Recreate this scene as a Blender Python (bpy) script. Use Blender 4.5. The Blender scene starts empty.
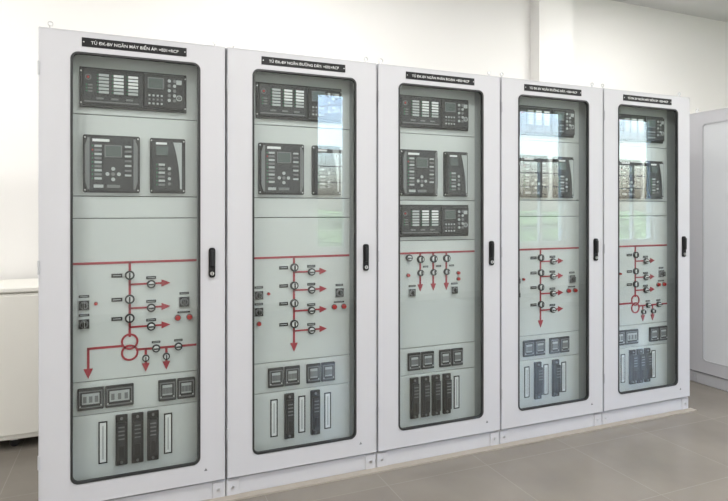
import bpy, bmesh, math, random
from mathutils import Vector, Matrix
random.seed(4)
sc = bpy.context.scene
try:
    sc.view_settings.view_transform = 'Standard'
    sc.view_settings.look = 'None'
except Exception:
    pass

# ------------------------------------------------------------ materials
def mat(name, col, rough=0.5, metal=0.0, noise=0.0, nscale=8.0, bump=0.0, emit=None, spec=None):
    m = bpy.data.materials.new(name); m.use_nodes = True
    nt = m.node_tree; b = nt.nodes['Principled BSDF']
    b.inputs['Base Color'].default_value = (*col, 1)
    b.inputs['Roughness'].default_value = rough
    b.inputs['Metallic'].default_value = metal
    if spec is not None:
        b.inputs['Specular IOR Level'].default_value = spec
    if noise or bump:
        tc = nt.nodes.new('ShaderNodeTexCoord'); n = nt.nodes.new('ShaderNodeTexNoise')
        n.inputs['Scale'].default_value = nscale; n.inputs['Detail'].default_value = 4
        nt.links.new(tc.outputs['Object'], n.inputs['Vector'])
        if noise:
            r = nt.nodes.new('ShaderNodeMapRange')
            r.inputs['To Min'].default_value = 1 - noise; r.inputs['To Max'].default_value = 1 + noise
            mx = nt.nodes.new('ShaderNodeVectorMath'); mx.operation = 'SCALE'
            mx.inputs[0].default_value = col
            nt.links.new(n.outputs['Fac'], r.inputs['Value'])
            nt.links.new(r.outputs['Result'], mx.inputs['Scale'])
            nt.links.new(mx.outputs['Vector'], b.inputs['Base Color'])
        if bump:
            bp = nt.nodes.new('ShaderNodeBump'); bp.inputs['Strength'].default_value = bump
            bp.inputs['Distance'].default_value = 0.002
            nt.links.new(n.outputs['Fac'], bp.inputs['Height'])
            nt.links.new(bp.outputs['Normal'], b.inputs['Normal'])
    if emit:
        b.inputs['Emission Color'].default_value = (*col, 1)
        b.inputs['Emission Strength'].default_value = emit
    return m

M = {}
M['enamel'] = mat('cabinet_enamel', (0.525, 0.527, 0.552), 0.42, noise=0.015, nscale=3)
M['enamel_d'] = mat('cabinet_enamel_dark', (0.44, 0.445, 0.465), 0.5)  # darker enamel for inner rails, hinges and aux gasket
M['panel'] = mat('inner_panel', (0.50, 0.52, 0.512), 0.5, noise=0.02, nscale=4)
M['post'] = mat('inner_post', (0.28, 0.30, 0.30), 0.5, noise=0.02)
M['seam'] = mat('seam_dark', (0.07, 0.075, 0.075), 0.7)
M['rubber'] = mat('gasket_rubber', (0.02, 0.021, 0.022), 0.5, noise=0.05)
M['black'] = mat('black_plastic', (0.008, 0.008, 0.009), 0.4, noise=0.05, spec=0.3)
M['char'] = mat('charcoal_plastic', (0.018, 0.019, 0.021), 0.45, noise=0.05, spec=0.3)
M['grey'] = mat('grey_plastic', (0.13, 0.135, 0.14), 0.45, noise=0.03)
M['lgrey'] = mat('light_grey_plastic', (0.36, 0.38, 0.38), 0.45, noise=0.03)
M['white'] = mat('label_white', (0.66, 0.67, 0.67), 0.6, noise=0.02)
M['red'] = mat('mimic_red', (0.30, 0.014, 0.028), 0.45, noise=0.03)
M['lampred'] = mat('lamp_red', (0.40, 0.02, 0.02), 0.25, noise=0.03)
M['lampgreen'] = mat('lamp_green', (0.03, 0.18, 0.09), 0.25, noise=0.03)
M['lcd'] = mat('lcd_glass', (0.07, 0.09, 0.085), 0.15, noise=0.03)
M['metal'] = mat('brushed_metal', (0.6, 0.6, 0.6), 0.3, 1.0, noise=0.03)
M['wallp'] = mat('wall_paint', (0.86, 0.85, 0.83), 0.8, noise=0.01, nscale=1.5, bump=0.1)
M['ceilp'] = mat('ceiling_paint', (0.72, 0.72, 0.71), 0.85, noise=0.01, nscale=1.5)
M['skirt'] = mat('skirting_tile', (0.5, 0.48, 0.45), 0.4, noise=0.04)
M['alu'] = mat('window_frame_white', (0.75, 0.76, 0.77), 0.35, noise=0.01)
M['cream'] = mat('cream_enamel', (0.76, 0.75, 0.70), 0.45, noise=0.015)
M['sidep'] = mat('pale_side_panel', (0.66, 0.68, 0.70), 0.4, noise=0.015)
M['mortar'] = mat('beige_mortar', (0.33, 0.30, 0.26), 0.8, noise=0.1, nscale=20)
M['leaf'] = mat('hedge_leaves', (0.07, 0.16, 0.05), 0.8, noise=0.6, nscale=6)
M['grass'] = mat('grass_ground', (0.14, 0.20, 0.08), 0.9, noise=0.3, nscale=3)
M['addedemit'] = mat('added_light_diffuser', (1.0, 0.98, 0.95), 0.5, emit=2.0)  # glowing face of the added, out-of-view ceiling lights

# thin sheet glass: symmetric Schlick reflectance on each face of the pane
def glassmat(name, tint, r0):
    g = bpy.data.materials.new(name); g.use_nodes = True
    nt = g.node_tree; nt.nodes.clear()
    o = nt.nodes.new('ShaderNodeOutputMaterial'); mx = nt.nodes.new('ShaderNodeMixShader')
    t = nt.nodes.new('ShaderNodeBsdfTransparent'); gl = nt.nodes.new('ShaderNodeBsdfGlossy')
    f = nt.nodes.new('ShaderNodeLayerWeight'); f.inputs['Blend'].default_value = 0.5
    pw = nt.nodes.new('ShaderNodeMath'); pw.operation = 'POWER'; pw.inputs[1].default_value = 5
    ma = nt.nodes.new('ShaderNodeMath'); ma.operation = 'MULTIPLY_ADD'; ma.inputs[1].default_value = 1-r0; ma.inputs[2].default_value = r0
    t.inputs['Color'].default_value = (*tint, 1)
    gl.inputs['Roughness'].default_value = 0.005
    gl.inputs['Color'].default_value = (0.97, 0.98, 0.98, 1)
    nt.links.new(f.outputs['Facing'], pw.inputs[0]); nt.links.new(pw.outputs[0], ma.inputs[0])
    nt.links.new(ma.outputs[0], mx.inputs['Fac'])
    nt.links.new(t.outputs[0], mx.inputs[1]); nt.links.new(gl.outputs[0], mx.inputs[2])
    nt.links.new(mx.outputs[0], o.inputs['Surface'])
    return g
M['glass'] = glassmat('door_glass', (0.96, 0.98, 0.975), 0.045)
M['wglass'] = glassmat('window_glass', (0.98, 0.99, 0.99), 0.04)

# floor tiles
fm = bpy.data.materials.new('floor_tiles'); fm.use_nodes = True
nt = fm.node_tree; b = nt.nodes['Principled BSDF']
tc = nt.nodes.new('ShaderNodeTexCoord'); br = nt.nodes.new('ShaderNodeTexBrick')
mp = nt.nodes.new('ShaderNodeMapping'); mp.inputs['Location'].default_value = (0.22, 0.18, 0)
br.offset = 0; br.squash = 1
br.inputs['Scale'].default_value = 1.0
br.inputs['Brick Width'].default_value = 0.6; br.inputs['Row Height'].default_value = 0.6
br.inputs['Mortar Size'].default_value = 0.002; br.inputs['Mortar Smooth'].default_value = 0.1
br.inputs['Color1'].default_value = (0.190, 0.172, 0.148, 1)
br.inputs['Color2'].default_value = (0.178, 0.160, 0.138, 1)
br.inputs['Mortar'].default_value = (0.235, 0.215, 0.19, 1)
nz = nt.nodes.new('ShaderNodeTexNoise'); nz.inputs['Scale'].default_value = 2.5; nz.inputs['Detail'].default_value = 8
mr = nt.nodes.new('ShaderNodeMapRange'); mr.inputs['To Min'].default_value = 0.75; mr.inputs['To Max'].default_value = 1.25
vm = nt.nodes.new('ShaderNodeVectorMath'); vm.operation = 'SCALE'
nt.links.new(tc.outputs['Object'], mp.inputs['Vector']); nt.links.new(mp.outputs['Vector'], br.inputs['Vector'])
nt.links.new(tc.outputs['Object'], nz.inputs['Vector']); nt.links.new(nz.outputs['Fac'], mr.inputs['Value'])
nt.links.new(br.outputs['Color'], vm.inputs[0]); nt.links.new(mr.outputs['Result'], vm.inputs['Scale'])
nt.links.new(vm.outputs['Vector'], b.inputs['Base Color'])
b.inputs['Roughness'].default_value = 0.26
M['floor'] = fm

# ------------------------------------------------------------ builder
class PB:
    def __init__(s):
        s.bm = bmesh.new(); s.mats = []
    def mi(s, k):
        if k not in s.mats: s.mats.append(k)
        return s.mats.index(k)
    def box(s, x0, x1, y0, y1, z0, z1, k, bev=0.0, seg=2):
        bm = s.bm
        v = [bm.verts.new(p) for p in ((x0,y0,z0),(x1,y0,z0),(x1,y1,z0),(x0,y1,z0),(x0,y0,z1),(x1,y0,z1),(x1,y1,z1),(x0,y1,z1))]
        fs = [bm.faces.new([v[i] for i in q]) for q in ((3,2,1,0),(4,5,6,7),(0,1,5,4),(1,2,6,5),(2,3,7,6),(3,0,4,7))]
        i = s.mi(k)
        for f in fs: f.material_index = i
        if bev:
            es = list({e for f in fs for e in f.edges})
            bmesh.ops.bevel(bm, geom=es, offset=bev, segments=seg, affect='EDGES', profile=0.5)
    def prism(s, pts, y0, y1, k):
        bm = s.bm; i = s.mi(k)
        a = [bm.verts.new((x, y0, z)) for x, z in pts]; c = [bm.verts.new((x, y1, z)) for x, z in pts]
        fs = [bm.faces.new(a), bm.faces.new(c[::-1])]
        n = len(pts)
        for j in range(n):
            fs.append(bm.faces.new([a[j], c[j], c[(j+1)%n], a[(j+1)%n]]))
        for f in fs: f.material_index = i
    def cyl(s, cx, cz, r, y0, y1, k, seg=20, r2=None):
        bm = s.bm; i = s.mi(k); r2 = r if r2 is None else r2
        A = [2*math.pi*j/seg for j in range(seg)]
        a = [bm.verts.new((cx+r*math.cos(t), y0, cz+r*math.sin(t))) for t in A]
        c = [bm.verts.new((cx+r2*math.cos(t), y1, cz+r2*math.sin(t))) for t in A]
        fs = [bm.faces.new(a), bm.faces.new(c[::-1])]
        for j in range(seg):
            f = bm.faces.new([a[j], c[j], c[(j+1)%seg], a[(j+1)%seg]]); fs.append(f)
        for f in fs: f.material_index = i
    def zcyl(s, cx, cy, r, z0, z1, k, seg=16):
        bm = s.bm; i = s.mi(k)
        A = [2*math.pi*j/seg for j in range(seg)]
        a = [bm.verts.new((cx+r*math.cos(t), cy+r*math.sin(t), z0)) for t in A]
        c = [bm.verts.new((cx+r*math.cos(t), cy+r*math.sin(t), z1)) for t in A]
        fs = [bm.faces.new(a[::-1]), bm.faces.new(c)]
        for j in range(seg):
            fs.append(bm.faces.new([a[j], a[(j+1)%seg], c[(j+1)%seg], c[j]]))
        for f in fs: f.material_index = i
    def ringpath(s, outer, inner, y0, y1, k):
        """closed band between two equally long outlines in the xz plane"""
        bm = s.bm; i = s.mi(k); n = len(outer)
        V = [[bm.verts.new((x, y, z)) for x, z in P] for P, y in ((outer,y0),(inner,y0),(outer,y1),(inner,y1))]
        for j in range(n):
            q = (j+1) % n
            for A, B in ((0,1),(3,2),(2,0),(1,3)):
                f = bm.faces.new([V[A][j], V[A][q], V[B][q], V[B][j]]); f.material_index = i
    def ring(s, cx, cz, r0, r1, y0, y1, k, seg=28):
        A = [2*math.pi*j/seg for j in range(seg)]
        s.ringpath([(cx+r1*math.cos(t), cz+r1*math.sin(t)) for t in A], [(cx+r0*math.cos(t), cz+r0*math.sin(t)) for t in A], y0, y1, k)
    def frame(s, x0, x1, z0, z1, w, y0, y1, k):
        s.ringpath([(x0,z0),(x1,z0),(x1,z1),(x0,z1)], [(x0+w,z0+w),(x1-w,z0+w),(x1-w,z1-w),(x0+w,z1-w)], y0, y1, k)
    def finish(s, name, parent=None, smooth=False):
        bmesh.ops.recalc_face_normals(s.bm, faces=s.bm.faces[:])
        me = bpy.data.meshes.new(name); s.bm.to_mesh(me); s.bm.free()
        for k in s.mats: me.materials.append(M[k])
        ob = bpy.data.objects.new(name, me); sc.collection.objects.link(ob)
        if smooth:
            for p in me.polygons: p.use_smooth = True
        if parent: ob.parent = parent
        return ob

def rrect(x0, x1, z0, z1, r, seg=8):
    P = []
    for cx, cz, a0 in ((x1-r, z0+r, -90), (x1-r, z1-r, 0), (x0+r, z1-r, 90), (x0+r, z0+r, 180)):
        for j in range(seg+1):
            t = math.radians(a0 + 90*j/seg)
            P.append((cx+r*math.cos(t), cz+r*math.sin(t)))
    return P
def rectmatch(x0, x1, z0, z1, seg=8):
    n = seg+1
    C = ((x1,z0),(x1,z1),(x0,z1),(x0,z0))
    Q = []
    e = 0.0006
    dirs = (((-1,0),(0,1)), ((0,-1),(-1,0)), ((1,0),(0,-1)), ((0,1),(1,0)))
    for c in range(4):
        cx, cz = C[c]
        a, bb = dirs[c]
        for j in range(n):
            h = seg/2
            if j <= h: k_ = (h-j)*e; Q.append((cx+a[0]*k_, cz+a[1]*k_))
            else: k_ = (j-h)*e; Q.append((cx+bb[0]*k_, cz+bb[1]*k_))
    return Q

YP = 0.08   # face of the inner mounting panel behind the door glass

def text_mesh(name, body, size, x, y, z, k, parent, width=None):
    cu = bpy.data.curves.new(name, 'FONT'); cu.body = body; cu.size = size
    cu.align_x = 'CENTER'; cu.align_y = 'CENTER'; cu.extrude = 0.0004; cu.offset = 0.0001
    tmp = bpy.data.objects.new(name+'_tmp', cu); sc.collection.objects.link(tmp)
    bpy.context.view_layer.update()
    dg = bpy.context.evaluated_depsgraph_get()
    me = bpy.data.meshes.new_from_object(tmp.evaluated_get(dg))
    bpy.data.objects.remove(tmp)
    if width:
        xs = [v.co.x for v in me.vertices]; w = max(xs)-min(xs)
        for v in me.vertices: v.co.x *= width/w
    me.transform(Matrix.Translation((x, y, z)) @ Matrix.Rotation(math.radians(90), 4, 'X'))
    me.materials.clear(); me.materials.append(M[k])
    ob = bpy.data.objects.new(name, me); sc.collection.objects.link(ob); ob.parent = parent
    return ob

# ------------------------------------------------------------ instruments
def relay_wide(p, z0, z1, x0=0.158, x1=0.622):
    """19-inch bay controller with annunciator columns and keypad"""
    f = YP
    p.box(x0, x1, f-0.012, f, z0, z1, 'black', 0.004)
    p.box(x0+0.012, x0+0.268, f-0.030, f-0.010, z0+0.012, z1-0.012, 'char', 0.005)
    p.box(x0+0.269, x1-0.012, f-0.034, f-0.010, z0+0.012, z1-0.012, 'black', 0.006)
    y = f-0.0302
    p.ring(x0+0.036, z1-0.05, 0.010, 0.013, y-0.003, y, 'grey', 18)
    p.cyl(x0+0.036, z1-0.05, 0.005, y-0.003, y, 'lampred', 12)
    for r in range(3):
        p.cyl(x0+0.030, z1-0.085-r*0.014, 0.0035, y-0.003, y, 'lampgreen', 10)
        p.box(x0+0.036, x0+0.054, y-0.002, y, z1-0.088-r*0.014, z1-0.082-r*0.014, 'grey')
    for c in range(3):
        cx = x0+0.070+c*0.062
        p.box(cx, cx+0.056, y-0.003, y, z0+0.055, z1-0.026, 'black')
        for r in range(6):
            zz = z1-0.038-r*0.0155
            p.box(cx+0.010, cx+0.052, y-0.0045, y-0.002, zz-0.0052, zz+0.0052, 'lgrey' if (c == 0 or r > 3) else 'white')
            p.cyl(cx+0.005, zz, 0.003, y-0.005, y-0.002, 'lampgreen', 8)
        p.box(cx, cx+0.03, y-0.002, y, z0+0.036, z0+0.044, 'grey')
    p.box(x0+0.02, x0+0.25, y-0.002, y, z0+0.022, z0+0.027, 'grey')
    y = f-0.0342
    kx = x0+0.285
    p.box(kx, kx+0.075, y-0.004, y, z1-0.085, z1-0.028, 'grey', 0.002)
    p.box(kx+0.006, kx+0.069, y-0.006, y-0.003, z1-0.079, z1-0.034, 'lcd')
    for r in range(3):
        for c in range(4):
            p.box(kx+0.004+c*0.018, kx+0.016+c*0.018, y-0.004, y, z0+0.026+r*0.019, z0+0.038+r*0.019, 'lgrey' if r != 1 else 'grey', 0.0015, 1)
    for r in range(5):
        for c in range(2):
            p.cyl(kx+0.098+c*0.024, z1-0.04-r*0.023, 0.0075, y-0.005, y, 'grey' if (r+c) % 2 else 'lgrey', 12)
    p.ring(kx+0.143, z0+0.065, 0.010, 0.0135, y-0.004, y, 'lgrey', 18)
    p.cyl(kx+0.143, z0+0.065, 0.006, y-0.005, y, 'grey', 12)
    p.box(kx+0.130, kx+0.154, y-0.003, y, z1-0.055, z1-0.034, 'lgrey')
    for (sx, sz) in ((x0+0.006,z0+0.02),(x0+0.006,z1-0.02),(x1-0.006,z0+0.02),(x1-0.006,z1-0.02)):
        p.cyl(sx, sz, 0.0035, f-0.015, f-0.011, 'metal', 10)

def relay_square(p, x0=0.172, x1=0.412, z0=1.478, z1=1.742):
    f = YP
    p.prism(rrect(x0, x1, z0, z1, 0.008, 4), f-0.010, f, 'black')
    p.prism([(x0+0.018,z0+0.012),(x1-0.018,z0+0.012),(x1-0.008,z0+0.05),(x1-0.008,z1-0.05),(x1-0.018,z1-0.012),(x0+0.018,z1-0.012),(x0+0.008,z1-0.05),(x0+0.008,z0+0.05)], f-0.030, f-0.009, 'char')
    y = f-0.0302
    p.prism([(x0+0.010,z0+0.05),(x0+0.020,z0+0.016),(x0+0.028,z0+0.016),(x0+0.028,z1-0.016),(x0+0.020,z1-0.016),(x0+0.010,z1-0.05)], y-0.004, y, 'grey')
    p.prism([(x1-0.010,z0+0.05),(x1-0.020,z0+0.016),(x1-0.028,z0+0.016),(x1-0.028,z1-0.016),(x1-0.020,z1-0.016),(x1-0.010,z1-0.05)], y-0.004, y, 'grey')
    p.box(x0+0.04, x0+0.11, y-0.002, y, z1-0.032, z1-0.020, 'white')
    p.box(x0+0.088, x0+0.165, y-0.005, y, z1-0.105, z1-0.045, 'grey', 0.002)
    p.box(x0+0.094, x0+0.159, y-0.007, y-0.004, z1-0.099, z1-0.051, 'lcd')
    for r in range(9):
        zz = z1-0.052-r*0.0185
        p.cyl(x0+0.040, zz, 0.0035, y-0.003, y, 'lampred' if r == 1 else 'lampgreen', 8)
        p.box(x0+0.048, x0+0.078, y-0.002, y, zz-0.005, zz+0.005, 'grey' if r % 2 else 'lgrey')
    for r in range(7):
        zz = z1-0.052-r*0.022
        p.box(x1-0.066, x1-0.036, y-0.003, y, zz-0.0055, zz+0.0055, 'grey' if r % 2 else 'lgrey', 0.001, 1)
    cx, cz = x0+0.126, z0+0.085
    for dx, dz in ((0,0.024),(0,-0.024),(0.024,0),(-0.024,0),(0,0)):
        p.cyl(cx+dx, cz+dz, 0.0085, y-0.005, y, 'lgrey' if dx or dz else 'grey', 14)
    p.box(x0+0.045, x0+0.085, y-0.003, y, z0+0.022, z0+0.036, 'lgrey')
    p.box(x0+0.10, x0+0.155, y-0.003, y, z0+0.022, z0+0.036, 'grey')
    for (sx, sz) in ((x0+0.008,z0+0.012),(x0+0.008,z1-0.012),(x1-0.008,z0+0.012),(x1-0.008,z1-0.012)):
        p.cyl(sx, sz, 0.0035, f-0.013, f-0.009, 'metal', 10)

def relay_narrow(p, x0=0.456, x1=0.616, z0=1.478, z1=1.740):
    f = YP
    p.prism(rrect(x0, x1, z0, z1, 0.008, 4), f-0.012, f, 'black')
    p.prism(rrect(x0+0.012, x1-0.012, z0+0.012, z1-0.012, 0.01, 4), f-0.030, f-0.011, 'char')
    y = f-0.0302
    n = 12; O = []; I = []
    for j in range(n+1):
        t = j/n; zz = z0+0.02 + t*(z1-z0-0.04)
        O.append((x1-0.018, zz)); I.append((x1-0.026-0.030*(t**2), zz))
    p.prism(I + O[::-1], y-0.003, y, 'lgrey')
    p.box(x0+0.026, x0+0.080, y-0.004, y, z1-0.085, z1-0.040, 'lcd', 0.0015, 1)
    p.box(x0+0.026, x0+0.075, y-0.002, y, z1-0.032, z1-0.022, 'white')
    for r in range(6):
        zz = z0+0.040+r*0.019
        p.cyl(x0+0.030, zz, 0.0035, y-0.003, y, 'lampgreen', 8)
        p.box(x0+0.038, x0+0.066, y-0.002, y, zz-0.005, zz+0.005, 'lgrey' if r % 2 else 'grey')
    for r in range(4):
        p.cyl(x0+0.086, z0+0.045+r*0.024, 0.0075, y-0.005, y, 'lgrey' if r % 2 else 'grey', 12)
    for (sx, sz) in ((x0+0.007,z0+0.012),(x0+0.007,z1-0.012),(x1-0.007,z0+0.012),(x1-0.007,z1-0.012)):
        p.cyl(sx, sz, 0.0035, f-0.015, f-0.011, 'metal', 10)

def knob(p, cx, cz, r=0.019, ang=0):
    f = YP
    p.cyl(cx, cz, r, f-0.010, f, 'lgrey', 24)
    p.ring(cx, cz, r*0.80, r*1.15, f-0.014, f, 'char')
    p.cyl(cx, cz, r*0.70, f-0.020, f-0.009, 'white', 20, )
    c, s_ = math.cos(ang), math.sin(ang)
    w, l = r*0.18, r*0.7
    p.prism([(cx-l*c+w*s_, cz-l*s_-w*c), (cx+l*c+w*s_, cz+l*s_-w*c), (cx+l*c-w*s_, cz+l*s_+w*c), (cx-l*c-w*s_, cz-l*s_+w*c)], f-0.028, f-0.019, 'char')

def tag(p, cx, cz, w=0.048, h=0.019):
    f = YP
    p.box(cx-w/2, cx+w/2, f-0.003, f, cz-h/2, cz+h/2, 'black', 0.001, 1)
    p.box(cx-w*0.36, cx+w*0.36, f-0.0036, f-0.002, cz-h*0.09, cz+h*0.09, 'lgrey')

def arrow(p, cx, cz, d, s=0.030):
    f = YP
    if d == 'R': P = [(cx-s, cz-s*0.58), (cx+s*0.35, cz), (cx-s, cz+s*0.58)]
    elif d == 'D': P = [(cx-s*0.58, cz+s), (cx, cz-s*0.35), (cx+s*0.58, cz+s)]
    p.prism(P, f-0.004, f, 'red')

def line(p, xa, za, xb, zb, w=0.0108):
    f = YP; h = w/2
    p.box(min(xa,xb)-h, max(xa,xb)+h, f-0.0025, f, min(za,zb)-h, max(za,zb)+h, 'red')

def lamp(p, cx, cz, k, r=0.011):
    f = YP
    p.cyl(cx, cz, r*1.25, f-0.005, f, 'grey', 18)
    p.cyl(cx, cz, r, f-0.016, f-0.004, k, 18, r*1.0)

def camswitch(p, cx, cz, s=0.024):
    f = YP
    p.box(cx-s, cx+s, f-0.007, f, cz-s, cz+s, 'black', 0.003)
    p.cyl(cx, cz, s*0.75, f-0.014, f-0.006, 'grey', 20)
    p.cyl(cx, cz, s*0.5, f-0.022, f-0.012, 'black', 16)
    p.box(cx-s*0.16, cx+s*0.16, f-0.036, f-0.02, cz-s*0.62, cz+s*0.62, 'black', 0.001, 1)

def bezel(p, x0, x1, z0=0.488, z1=0.588):
    f = YP
    p.box(x0, x1, f-0.014, f, z0, z1, 'char', 0.004)
    p.frame(x0+0.006, x1-0.006, z0+0.012, z1-0.012, 0.005, f-0.018, f-0.012, 'grey')
    p.box(x0+0.018, x1-0.018, f-0.0165, f-0.013, z0+0.028, z1-0.024, 'lgrey')
    n = 3
    for j in range(n):
        c = x0+0.018+(x1-x0-0.036)*(j+0.5)/n
        p.box(c-0.007, c+0.007, f-0.019, f-0.015, z0+0.036, z1-0.036, 'grey')
    p.cyl(x0+0.011, z0+0.02, 0.003, f-0.019, f-0.012, 'metal', 8)
    p.cyl(x1-0.011, z0+0.02, 0.003, f-0.019, f-0.012, 'metal', 8)

def testblock(p, cx, z0=0.215, z1=0.448, w=0.052):
    f = YP; h = w/2
    p.box(cx-h, cx+h, f-0.016, f, z0, z1, 'black', 0.004)
    p.box(cx-h+0.006, cx+h-0.006, f-0.036, f-0.014, z0+0.03, z1-0.03, 'char', 0.004)
    p.box(cx-h*0.45, cx+h*0.45, f-0.044, f-0.034, z0+0.045, z0+0.10, 'black', 0.003)
    for j in range(4):
        zz = z1-0.05-j*0.018
        p.box(cx-h*0.5, cx+h*0.5, f-0.038, f-0.034, zz-0.0025, zz+0.0025, 'grey')
    p.cyl(cx, z1-0.015, 0.006, f-0.022, f-0.014, 'grey', 12)
    p.cyl(cx, z0+0.015, 0.006, f-0.022, f-0.014, 'grey', 12)

def slot(p, cx, z0=0.232, z1=0.425):
    f = YP
    p.frame(cx-0.019, cx+0.019, z0, z1, 0.006, f-0.004, f, 'black')
    p.box(cx-0.013, cx+0.013, f-0.003, f, z0+0.006, z1-0.006, 'white')
    p.box(cx-0.003, cx+0.003, f-0.006, f-0.002, z0+0.02, z1-0.02, 'lgrey')

# ------------------------------------------------------------ cabinets
def cabinet(loc, rotz, kind, label):
    E = bpy.data.objects.new('electrical_cabinet', None); sc.collection.objects.link(E)
    E.location = loc; E.rotation_euler = (0, 0, rotz); E.empty_display_size = 0.2
    W, H, Dp, B = 0.8, 2.194, 0.6, 0.09
    p = PB()
    g = 0.0015
    p.box(g, 0.020, 0.022, Dp, B, H-0.0, 'enamel', 0.002, 1)
    p.box(W-0.020, W-g, 0.022, Dp, B, H, 'enamel', 0.002, 1)
    p.box(0.020, W-0.020, 0.022, Dp, H-0.02, H, 'enamel')
    p.box(0.020, W-0.020, 0.022, Dp, B, B+0.02, 'enamel')
    p.box(0.020, W-0.020, Dp-0.015, Dp, B+0.02, H-0.02, 'enamel')
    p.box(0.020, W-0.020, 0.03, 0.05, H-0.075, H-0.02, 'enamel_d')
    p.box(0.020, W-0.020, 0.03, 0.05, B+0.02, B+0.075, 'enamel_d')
    p.finish('carcass', E)
    p = PB()
    p.box(0.0015, W-0.0015, 0.016, Dp-0.02, 0.0, B-0.004, 'enamel', 0.002, 1)
    for a in (0.004, W-0.064):
        p.box(a, a+0.06, 0.010, 0.02, 0.003, B-0.008, 'enamel', 0.002, 1)
        p.cyl(a+0.03, 0.045, 0.007, 0.004, 0.012, 'metal', 6)
    p.box(0.006, W-0.006, 0.024, Dp-0.03, B-0.004, B, 'seam')
    p.finish('plinth', E)
    gx0, gx1, gz0, gz1 = 0.130, 0.676, 0.192, 2.094
    p = PB()
    p.ringpath(rectmatch(0.006, W-0.006, 0.098, H-0.006), rrect(gx0, gx1, gz0, gz1, 0.030), 0.0, 0.020, 'enamel')
    p.frame(0.006, W-0.006, 0.098, H-0.006, 0.004, -0.0015, 0.001, 'enamel')
    p.finish('door_leaf', E)
    p = PB()
    gk = 'rubber' if kind != 'aux' else 'enamel_d'
    p.ringpath(rrect(gx0-0.003, gx1+0.003, gz0-0.003, gz1+0.003, 0.033), rrect(gx0+0.006, gx1-0.006, gz0+0.006, gz1-0.006, 0.026), -0.003, 0.014, gk)
    p.finish('window_gasket', E)
    p = PB()
    p.prism(rrect(gx0+0.004, gx1-0.004, gz0+0.004, gz1-0.004, 0.026), 0.004, 0.0085, 'glass' if kind != 'aux' else 'sidep')
    p.finish('glass_pane' if kind != 'aux' else 'infill_panel', E)
    p = PB()
    for zz in (0.28, 1.12, 1.98):
        p.zcyl(0.006, -0.004, 0.0045, zz, zz+0.06, 'enamel_d', 10)
    p.finish('hinges', E)
    p = PB()
    p.prism(rrect(0.717, 0.747, 1.075, 1.218, 0.012, 5), -0.010, 0.0, 'black')
    p.box(0.721, 0.743, -0.022, -0.008, 1.125, 1.208, 'char', 0.006, 2)
    p.cyl(0.732, 1.095, 0.009, -0.015, -0.008, 'metal', 16)
    p.box(0.7305, 0.7335, -0.016, -0.014, 1.089, 1.101, 'black')
    p.finish('door_handle', E)
    p = PB()
    for ex in (0.045, 0.755):
        for ey in (0.05, 0.54):
            p.zcyl(ex, ey, 0.012, H, H+0.006, 'metal')
            p.zcyl(ex, ey, 0.005, H+0.004, H+0.018, 'metal')
            A = [2*math.pi*j/16 for j in range(16)]
            p.ringpath([(ex+0.012*math.cos(t), H+0.026+0.012*math.sin(t)) for t in A], [(ex+0.007*math.cos(t), H+0.026+0.007*math.sin(t)) for t in A], ey-0.003, ey+0.003, 'metal')
    p.finish('eyebolts', E)
    if label:
        p = PB()
        p.box(0.172, 0.616, -0.003, 0.001, 2.122, 2.162, 'black', 0.001, 1)
        for sx in (0.180, 0.608): p.cyl(sx, 2.142, 0.003, -0.0045, -0.002, 'metal', 8)
        p.finish('nameplate', E)
        text_mesh('nameplate_text', label, 0.019, 0.394, -0.0034, 2.140, 'white', E, 0.37)
        p = PB()
        p.prism([(0.696,0.152),(0.712,0.152),(0.704,0.166)], -0.001, 0.0005, 'grey')
        p.finish('warning_sticker', E)
    p = PB()
    if kind == 'aux': cuts = [0.115, 0.8, 1.5, 2.17]
    elif kind == 'C': cuts = [0.115, 0.462, 0.615, 1.225, 1.455, 1.835, 2.17]
    else: cuts = [0.115, 0.462, 0.615, 1.36, 1.462, 1.835, 2.17]
    px0, px1 = 0.118, 0.672
    for a, c in zip(cuts[:-1], cuts[1:]):
        p.box(px0, px1, YP, YP+0.012, a+0.002, c-0.002, 'panel', 0.001, 1)
    p.box(0.03, px0-0.003, YP+0.004, YP+0.03, 0.115, 2.17, 'post')
    p.box(px1+0.003, 0.775, YP+0.004, YP+0.03, 0.115, 2.17, 'post')
    p.box(0.03, 0.775, YP+0.03, YP+0.034, 0.115, 2.17, 'seam')
    if kind != 'aux':
        for a, c in zip(cuts[:-1], cuts[1:]):
            for xx in (px0+0.012, px1-0.012):
                for zz in (a+0.018, c-0.018):
                    p.cyl(xx, zz, 0.004, YP-0.003, YP+0.001, 'metal', 8)
    p.finish('mounting_panel', E)
    if kind == 'aux': return E
    p = PB(); relay_wide(p, 1.866, 2.050); p.finish('bay_controller', E)
    p = PB(); relay_square(p); p.finish('protection_relay_square', E)
    p = PB(); relay_narrow(p); p.finish('protection_relay_narrow', E)
    if kind == 'C':
        p = PB(); relay_wide(p, 1.247, 1.430); p.finish('bay_controller_lower', E)
    p = PB()
    ZB = 1.154
    line(p, 0.126, ZB, 0.664, ZB)
    k = PB()
    if kind in 'AB':
        fx = 0.368 if kind == 'A' else 0.360
        if kind == 'A':
            kn = (1.094, 0.982, 0.893); bz = (1.050, 0.938, 0.850); end = 0.81
        else:
            kn = (1.100, 1.006, 0.914, 0.806); bz = (1.075, 0.980, 0.872, 0.768); end = 0.69
        line(p, fx, ZB, fx, end)
        for z in kn:
            knob(k, fx, z, 0.0185, math.pi/2); tag(k, fx-0.055, z)
        for j, z in enumerate(bz):
            line(p, fx, z, fx+0.15, z, 0.009); arrow(p, fx+0.170, z, 'R')
            knob(k, fx+0.094, z-0.002, 0.017, 0); tag(k, fx+0.094, z+0.028, 0.046, 0.015)
        for z in (0.985, 0.90):
            camswitch(k, 0.176, z-0.02)
            tag(k, 0.176, z+0.02, 0.045, 0.013)
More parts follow.
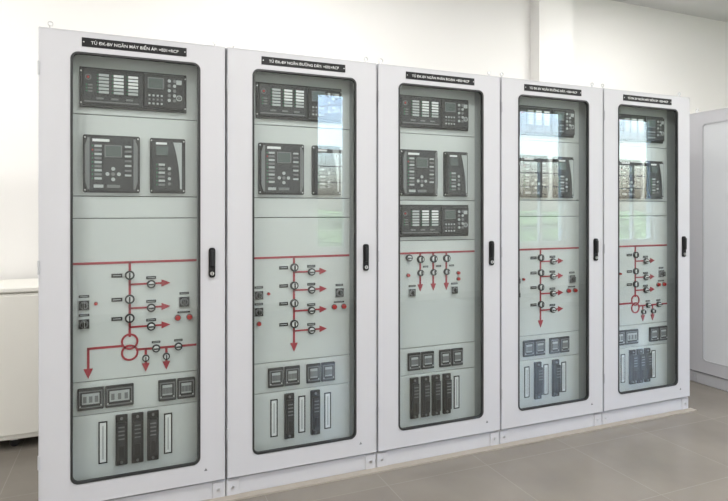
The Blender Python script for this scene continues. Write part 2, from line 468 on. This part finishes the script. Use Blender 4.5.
        lamp(k, 0.225, 0.97, 'lampred', 0.007)
        camswitch(k, 0.612, 0.955, 0.026); tag(k, 0.612, 0.996, 0.045, 0.013)
        lamp(k, 0.582, 0.88, 'lampred', 0.012); lamp(k, 0.636, 0.88, 'lampred', 0.012)
        tag(k, 0.61, 0.905, 0.06, 0.010)
        if kind == 'A':
            for z in (0.783, 0.731):
                p.ring(fx, z, 0.029, 0.038, YP-0.004, YP, 'red', 32)
            line(p, fx-0.036, 0.765, 0.193, 0.765); line(p, 0.193, 0.765, 0.193, 0.655); arrow(p, 0.193, 0.640, 'D', 0.034)
            line(p, fx+0.034, 0.742, 0.664, 0.742)
            for x in (0.438, 0.530):
                line(p, x, 0.742, x, 0.66); arrow(p, x, 0.645, 'D', 0.030)
            knob(k, 0.484, 0.742, 0.016, 0); knob(k, 0.585, 0.742, 0.016, 0)
            tag(k, 0.484, 0.771, 0.04, 0.012); tag(k, 0.585, 0.771, 0.04, 0.012)
            knob(k, 0.438, 0.70, 0.014, 1.57); knob(k, 0.530, 0.70, 0.014, 1.57)
        else:
            arrow(p, fx, 0.672, 'D', 0.034)
            lamp(k, 0.176, 0.82, 'lampred', 0.010)
    else:
        for x in (0.304, 0.389, 0.476):
            line(p, x, ZB, x, 0.96); arrow(p, x, 0.945, 'D', 0.030)
            knob(k, x, 1.118, 0.019, 1.57); knob(k, x, 1.040, 0.016, 1.57)
            tag(k, x+0.035, 1.075, 0.035, 0.012)
        knob(k, 0.230, 1.128, 0.017, 0)
        for x in (0.252, 0.530):
            camswitch(k, x, 0.93, 0.023); tag(k, x, 0.968, 0.045, 0.012)
        lamp(k, 0.225, 1.03, 'lampred', 0.009)
        lamp(k, 0.555, 1.03, 'lampred', 0.009); lamp(k, 0.555, 0.995, 'lampred', 0.009)
    p.finish('mimic_diagram', E)
    k.finish('control_switches', E)
    p = PB()
    if kind == 'A':
        for a, c in ((0.150,0.258),(0.264,0.385),(0.494,0.574),(0.580,0.662)): bezel(p, a, c)
    else:
        for a, c in ((0.222,0.302),(0.308,0.390),(0.426,0.502),(0.508,0.584)): bezel(p, a, c)
    p.finish('test_terminal_covers', E)
    p = PB()
    if kind == 'A':
        for x in (0.333, 0.402, 0.470): testblock(p, x)
        slot(p, 0.254); slot(p, 0.538)
    elif kind == 'B':
        for x in (0.333, 0.474): testblock(p, x)
        slot(p, 0.254); slot(p, 0.402); slot(p, 0.545)
    else:
        for x in (0.262, 0.332, 0.402, 0.474): testblock(p, x)
        slot(p, 0.545)
    p.finish('test_blocks', E)
    return E

labels = ['TỦ ĐK-BV NGĂN MÁY BIẾN ÁP: =E01+RCP', 'TỦ ĐK-BV NGĂN ĐƯỜNG DÂY: =E02+RCP', 'TỦ ĐK-BV NGĂN PHÂN ĐOẠN: =E03+RCP',
          'TỦ ĐK-BV NGĂN ĐƯỜNG DÂY: =E04+RCP', 'TỦ ĐK-BV NGĂN MÁY BIẾN ÁP: =E05+RCP']
for i, kd in enumerate('ABCBA'):
    cabinet((0.8*i, 0, 0), 0, kd, labels[i])
cabinet((4.62, 0.495, 0), -math.pi/2, 'aux', None)

# ------------------------------------------------------------ rolling cabinet at far left
E = bpy.data.objects.new('rolling_cabinet', None); sc.collection.objects.link(E); E.location = (-0.76, 1.04, 0)
p = PB()
p.box(0, 0.74, 0, 0.46, 0.06, 0.915, 'cream', 0.008, 3)
p.finish('body', E)
p = PB(); p.box(-0.012, 0.752, -0.014, 0.472, 0.917, 0.948, 'cream', 0.008, 3); p.finish('top', E)
p = PB()
p.box(0.012, 0.366, -0.012, 0.0, 0.09, 0.90, 'cream', 0.004); p.box(0.372, 0.728, -0.012, 0.0, 0.09, 0.90, 'cream', 0.004)
p.finish('doors', E)
p = PB()
for x in (0.34, 0.392): p.box(x, x+0.012, -0.034, -0.010, 0.55, 0.67, 'metal', 0.003)
p.finish('handles', E)
p = PB()
for x in (0.07, 0.50, 0.67):
    for y in (0.07, 0.39):
        p.box(x-0.018, x+0.018, y-0.015, y+0.015, 0.04, 0.062, 'metal')
        p.cyl(x, 0.026, 0.026, y-0.011, y+0.011, 'black', 18)
p.finish('casters', E)

# ------------------------------------------------------------ room
X0, X1, Y0, Y1, HC = -3.0, 10.6, -5.0, 1.6, 3.555
def room_box(name, *a, k='wallp', bev=0):
    p = PB(); p.box(*a, k, bev); return p.finish(name)
room_box('floor', X0-0.2, X1+0.2, Y0-0.2, Y1+0.2, -0.1, 0, k='floor')
room_box('ceiling', X0-0.2, X1+0.2, Y0-0.2, Y1+0.2, HC, HC+0.1, k='ceilp')
room_box('wall_back', X0-0.2, X1+0.2, Y1, Y1+0.2, 0, HC)
room_box('wall_left', X0-0.2, X0, Y0, Y1, 0, HC)
room_box('wall_right', X1, X1+0.2, Y0, Y1, 0, HC)
room_box('column_back', 3.911, 4.305, 1.47, Y1, 0, HC)
room_box('baseboard_back', X0, X1, Y1-0.012, Y1, 0, 0.10, k='skirt')
room_box('baseboard_left', X0, X0+0.012, Y0+0.013, Y1-0.013, 0, 0.10, k='skirt')
room_box('baseboard_right', X1-0.012, X1, Y0+0.013, Y1-0.013, 0, 0.10, k='skirt')
room_box('baseboard_front', X0, X1, Y0, Y0+0.012, 0, 0.10, k='skirt')
room_box('trim_floor', -0.02, 4.02, -0.035, 0.012, 0, 0.008, k='mortar')
wins = [(2.86, 3.36), (6.45, 7.45), (8.6, 9.6)]
zs, zt = 0.82, 3.15
p = PB()
p.box(X0-0.2, X1+0.2, Y0-0.2, Y0, 0, zs, 'wallp'); p.box(X0-0.2, X1+0.2, Y0-0.2, Y0, zt, HC, 'wallp')
e = X0-0.2
for a, c in wins + [(X1+0.2, None)]:
    p.box(e, a, Y0-0.2, Y0, zs, zt, 'wallp')
    e = c
p.finish('wall_front')
for n, (a, c) in enumerate(wins, 1):
    E = bpy.data.objects.new(f'window_{n}', None); sc.collection.objects.link(E)
    p = PB()
    p.frame(a, c, zs, zt, 0.05, Y0-0.12, Y0-0.06, 'alu')
    p.box(a+0.05, c-0.05, Y0-0.12, Y0-0.06, 2.25, 2.30, 'alu')
    if c-a > 0.7: p.box((a+c)/2-0.03, (a+c)/2+0.03, Y0-0.12, Y0-0.06, zs+0.05, 2.25, 'alu')
    for q in range(1, 6):
        zz = zs+0.05+q*0.235
        p.box(a+0.05, c-0.05, Y0-0.10, Y0-0.09, zz, zz+0.012, 'alu')
    p.finish('frame', E)
    p = PB(); p.box(a+0.05, c-0.05, Y0-0.088, Y0-0.082, zs+0.05, zt-0.05, 'wglass'); p.finish('pane', E)

# outside
p = PB(); p.box(-6, 24, -22, Y0-0.22, -0.12, -0.02, 'grass'); p.finish('lawn_ground')
bm = bmesh.new()
bmesh.ops.create_cube(bm, size=1)
bmesh.ops.subdivide_edges(bm, edges=bm.edges[:], cuts=30, use_grid_fill=True)
from mathutils import noise as mn
for v in bm.verts:
    v.co = Vector((v.co.x*22+9, v.co.y*1.4-10, (v.co.z+0.5)*1.3-0.02))
    if v.co.z > 0.1:
        v.co += mn.noise_vector(v.co*2.3)*0.35 + mn.noise_vector(v.co*7)*0.12
me = bpy.data.meshes.new('hedge'); bm.to_mesh(me); bm.free(); me.materials.append(M['leaf'])
ob = bpy.data.objects.new('hedge', me); sc.collection.objects.link(ob)

# ------------------------------------------------------------ added ceiling lights, out of view, to light the room
for ly, en in ((-1.7, 54), (-3.6, 27)):
    for lx in (-1.2, 1.6, 4.4, 7.4):
        E = bpy.data.objects.new('added_ceiling_light', None); sc.collection.objects.link(E); E.location = (lx, ly, 0)
        p = PB(); p.frame(-0.62, 0.62, -0.32, 0.32, 0.02, 0, 0.04, 'alu')
        o = p.finish('added_housing', E); o.rotation_euler = (math.radians(90), 0, 0); o.location = (0, 0, HC)
        p = PB(); p.box(-0.6, 0.6, -0.3, 0.3, HC-0.028, HC-0.002, 'addedemit'); p.finish('added_diffuser', E)
        L = bpy.data.lights.new('added_panel_light', 'AREA'); L.shape = 'RECTANGLE'; L.size = 1.2; L.size_y = 0.6
        L.energy = en; L.color = (1, 0.985, 0.965)
        lo = bpy.data.objects.new('added_panel_light', L); sc.collection.objects.link(lo); lo.parent = E; lo.location = (0, 0, HC-0.05)
# more added lights, unseen above the cabinet row, brightening the back wall
for lx in (-1.4, 1.5, 4.6):
    E = bpy.data.objects.new('added_ceiling_light', None); sc.collection.objects.link(E); E.location = (lx, 0.3, 0)
    p = PB(); p.box(-0.6, 0.6, -0.15, 0.15, HC-0.028, HC-0.002, 'addedemit'); p.finish('added_diffuser', E)
    L = bpy.data.lights.new('added_panel_light', 'AREA'); L.shape = 'RECTANGLE'; L.size = 1.2; L.size_y = 0.3; L.energy = 28 if lx > -1 else 32
    L.color = (1, 0.985, 0.965)
    lo = bpy.data.objects.new('added_panel_light', L); sc.collection.objects.link(lo); lo.parent = E; lo.location = (0, 0, HC-0.05)

# world
w = bpy.data.worlds.new('sky'); sc.world = w; w.use_nodes = True
nt = w.node_tree; bg = nt.nodes['Background']
sk = nt.nodes.new('ShaderNodeTexSky'); sk.sky_type = 'NISHITA'; sk.sun_disc = False
sk.sun_elevation = math.radians(60); sk.sun_rotation = math.radians(60); sk.dust_density = 5
nt.links.new(sk.outputs[0], bg.inputs['Color']); bg.inputs['Strength'].default_value = 3.4

# camera
cam = bpy.data.cameras.new('camera'); co = bpy.data.objects.new('camera', cam); sc.collection.objects.link(co)
co.location = (0.362, -2.787, 1.394); co.rotation_euler = (math.radians(90), 0, math.radians(-22.54))
cam.sensor_width = 36; cam.lens = 27.99; cam.shift_y = -0.0543; cam.shift_x = 0.001; cam.clip_start = 0.05
sc.camera = co
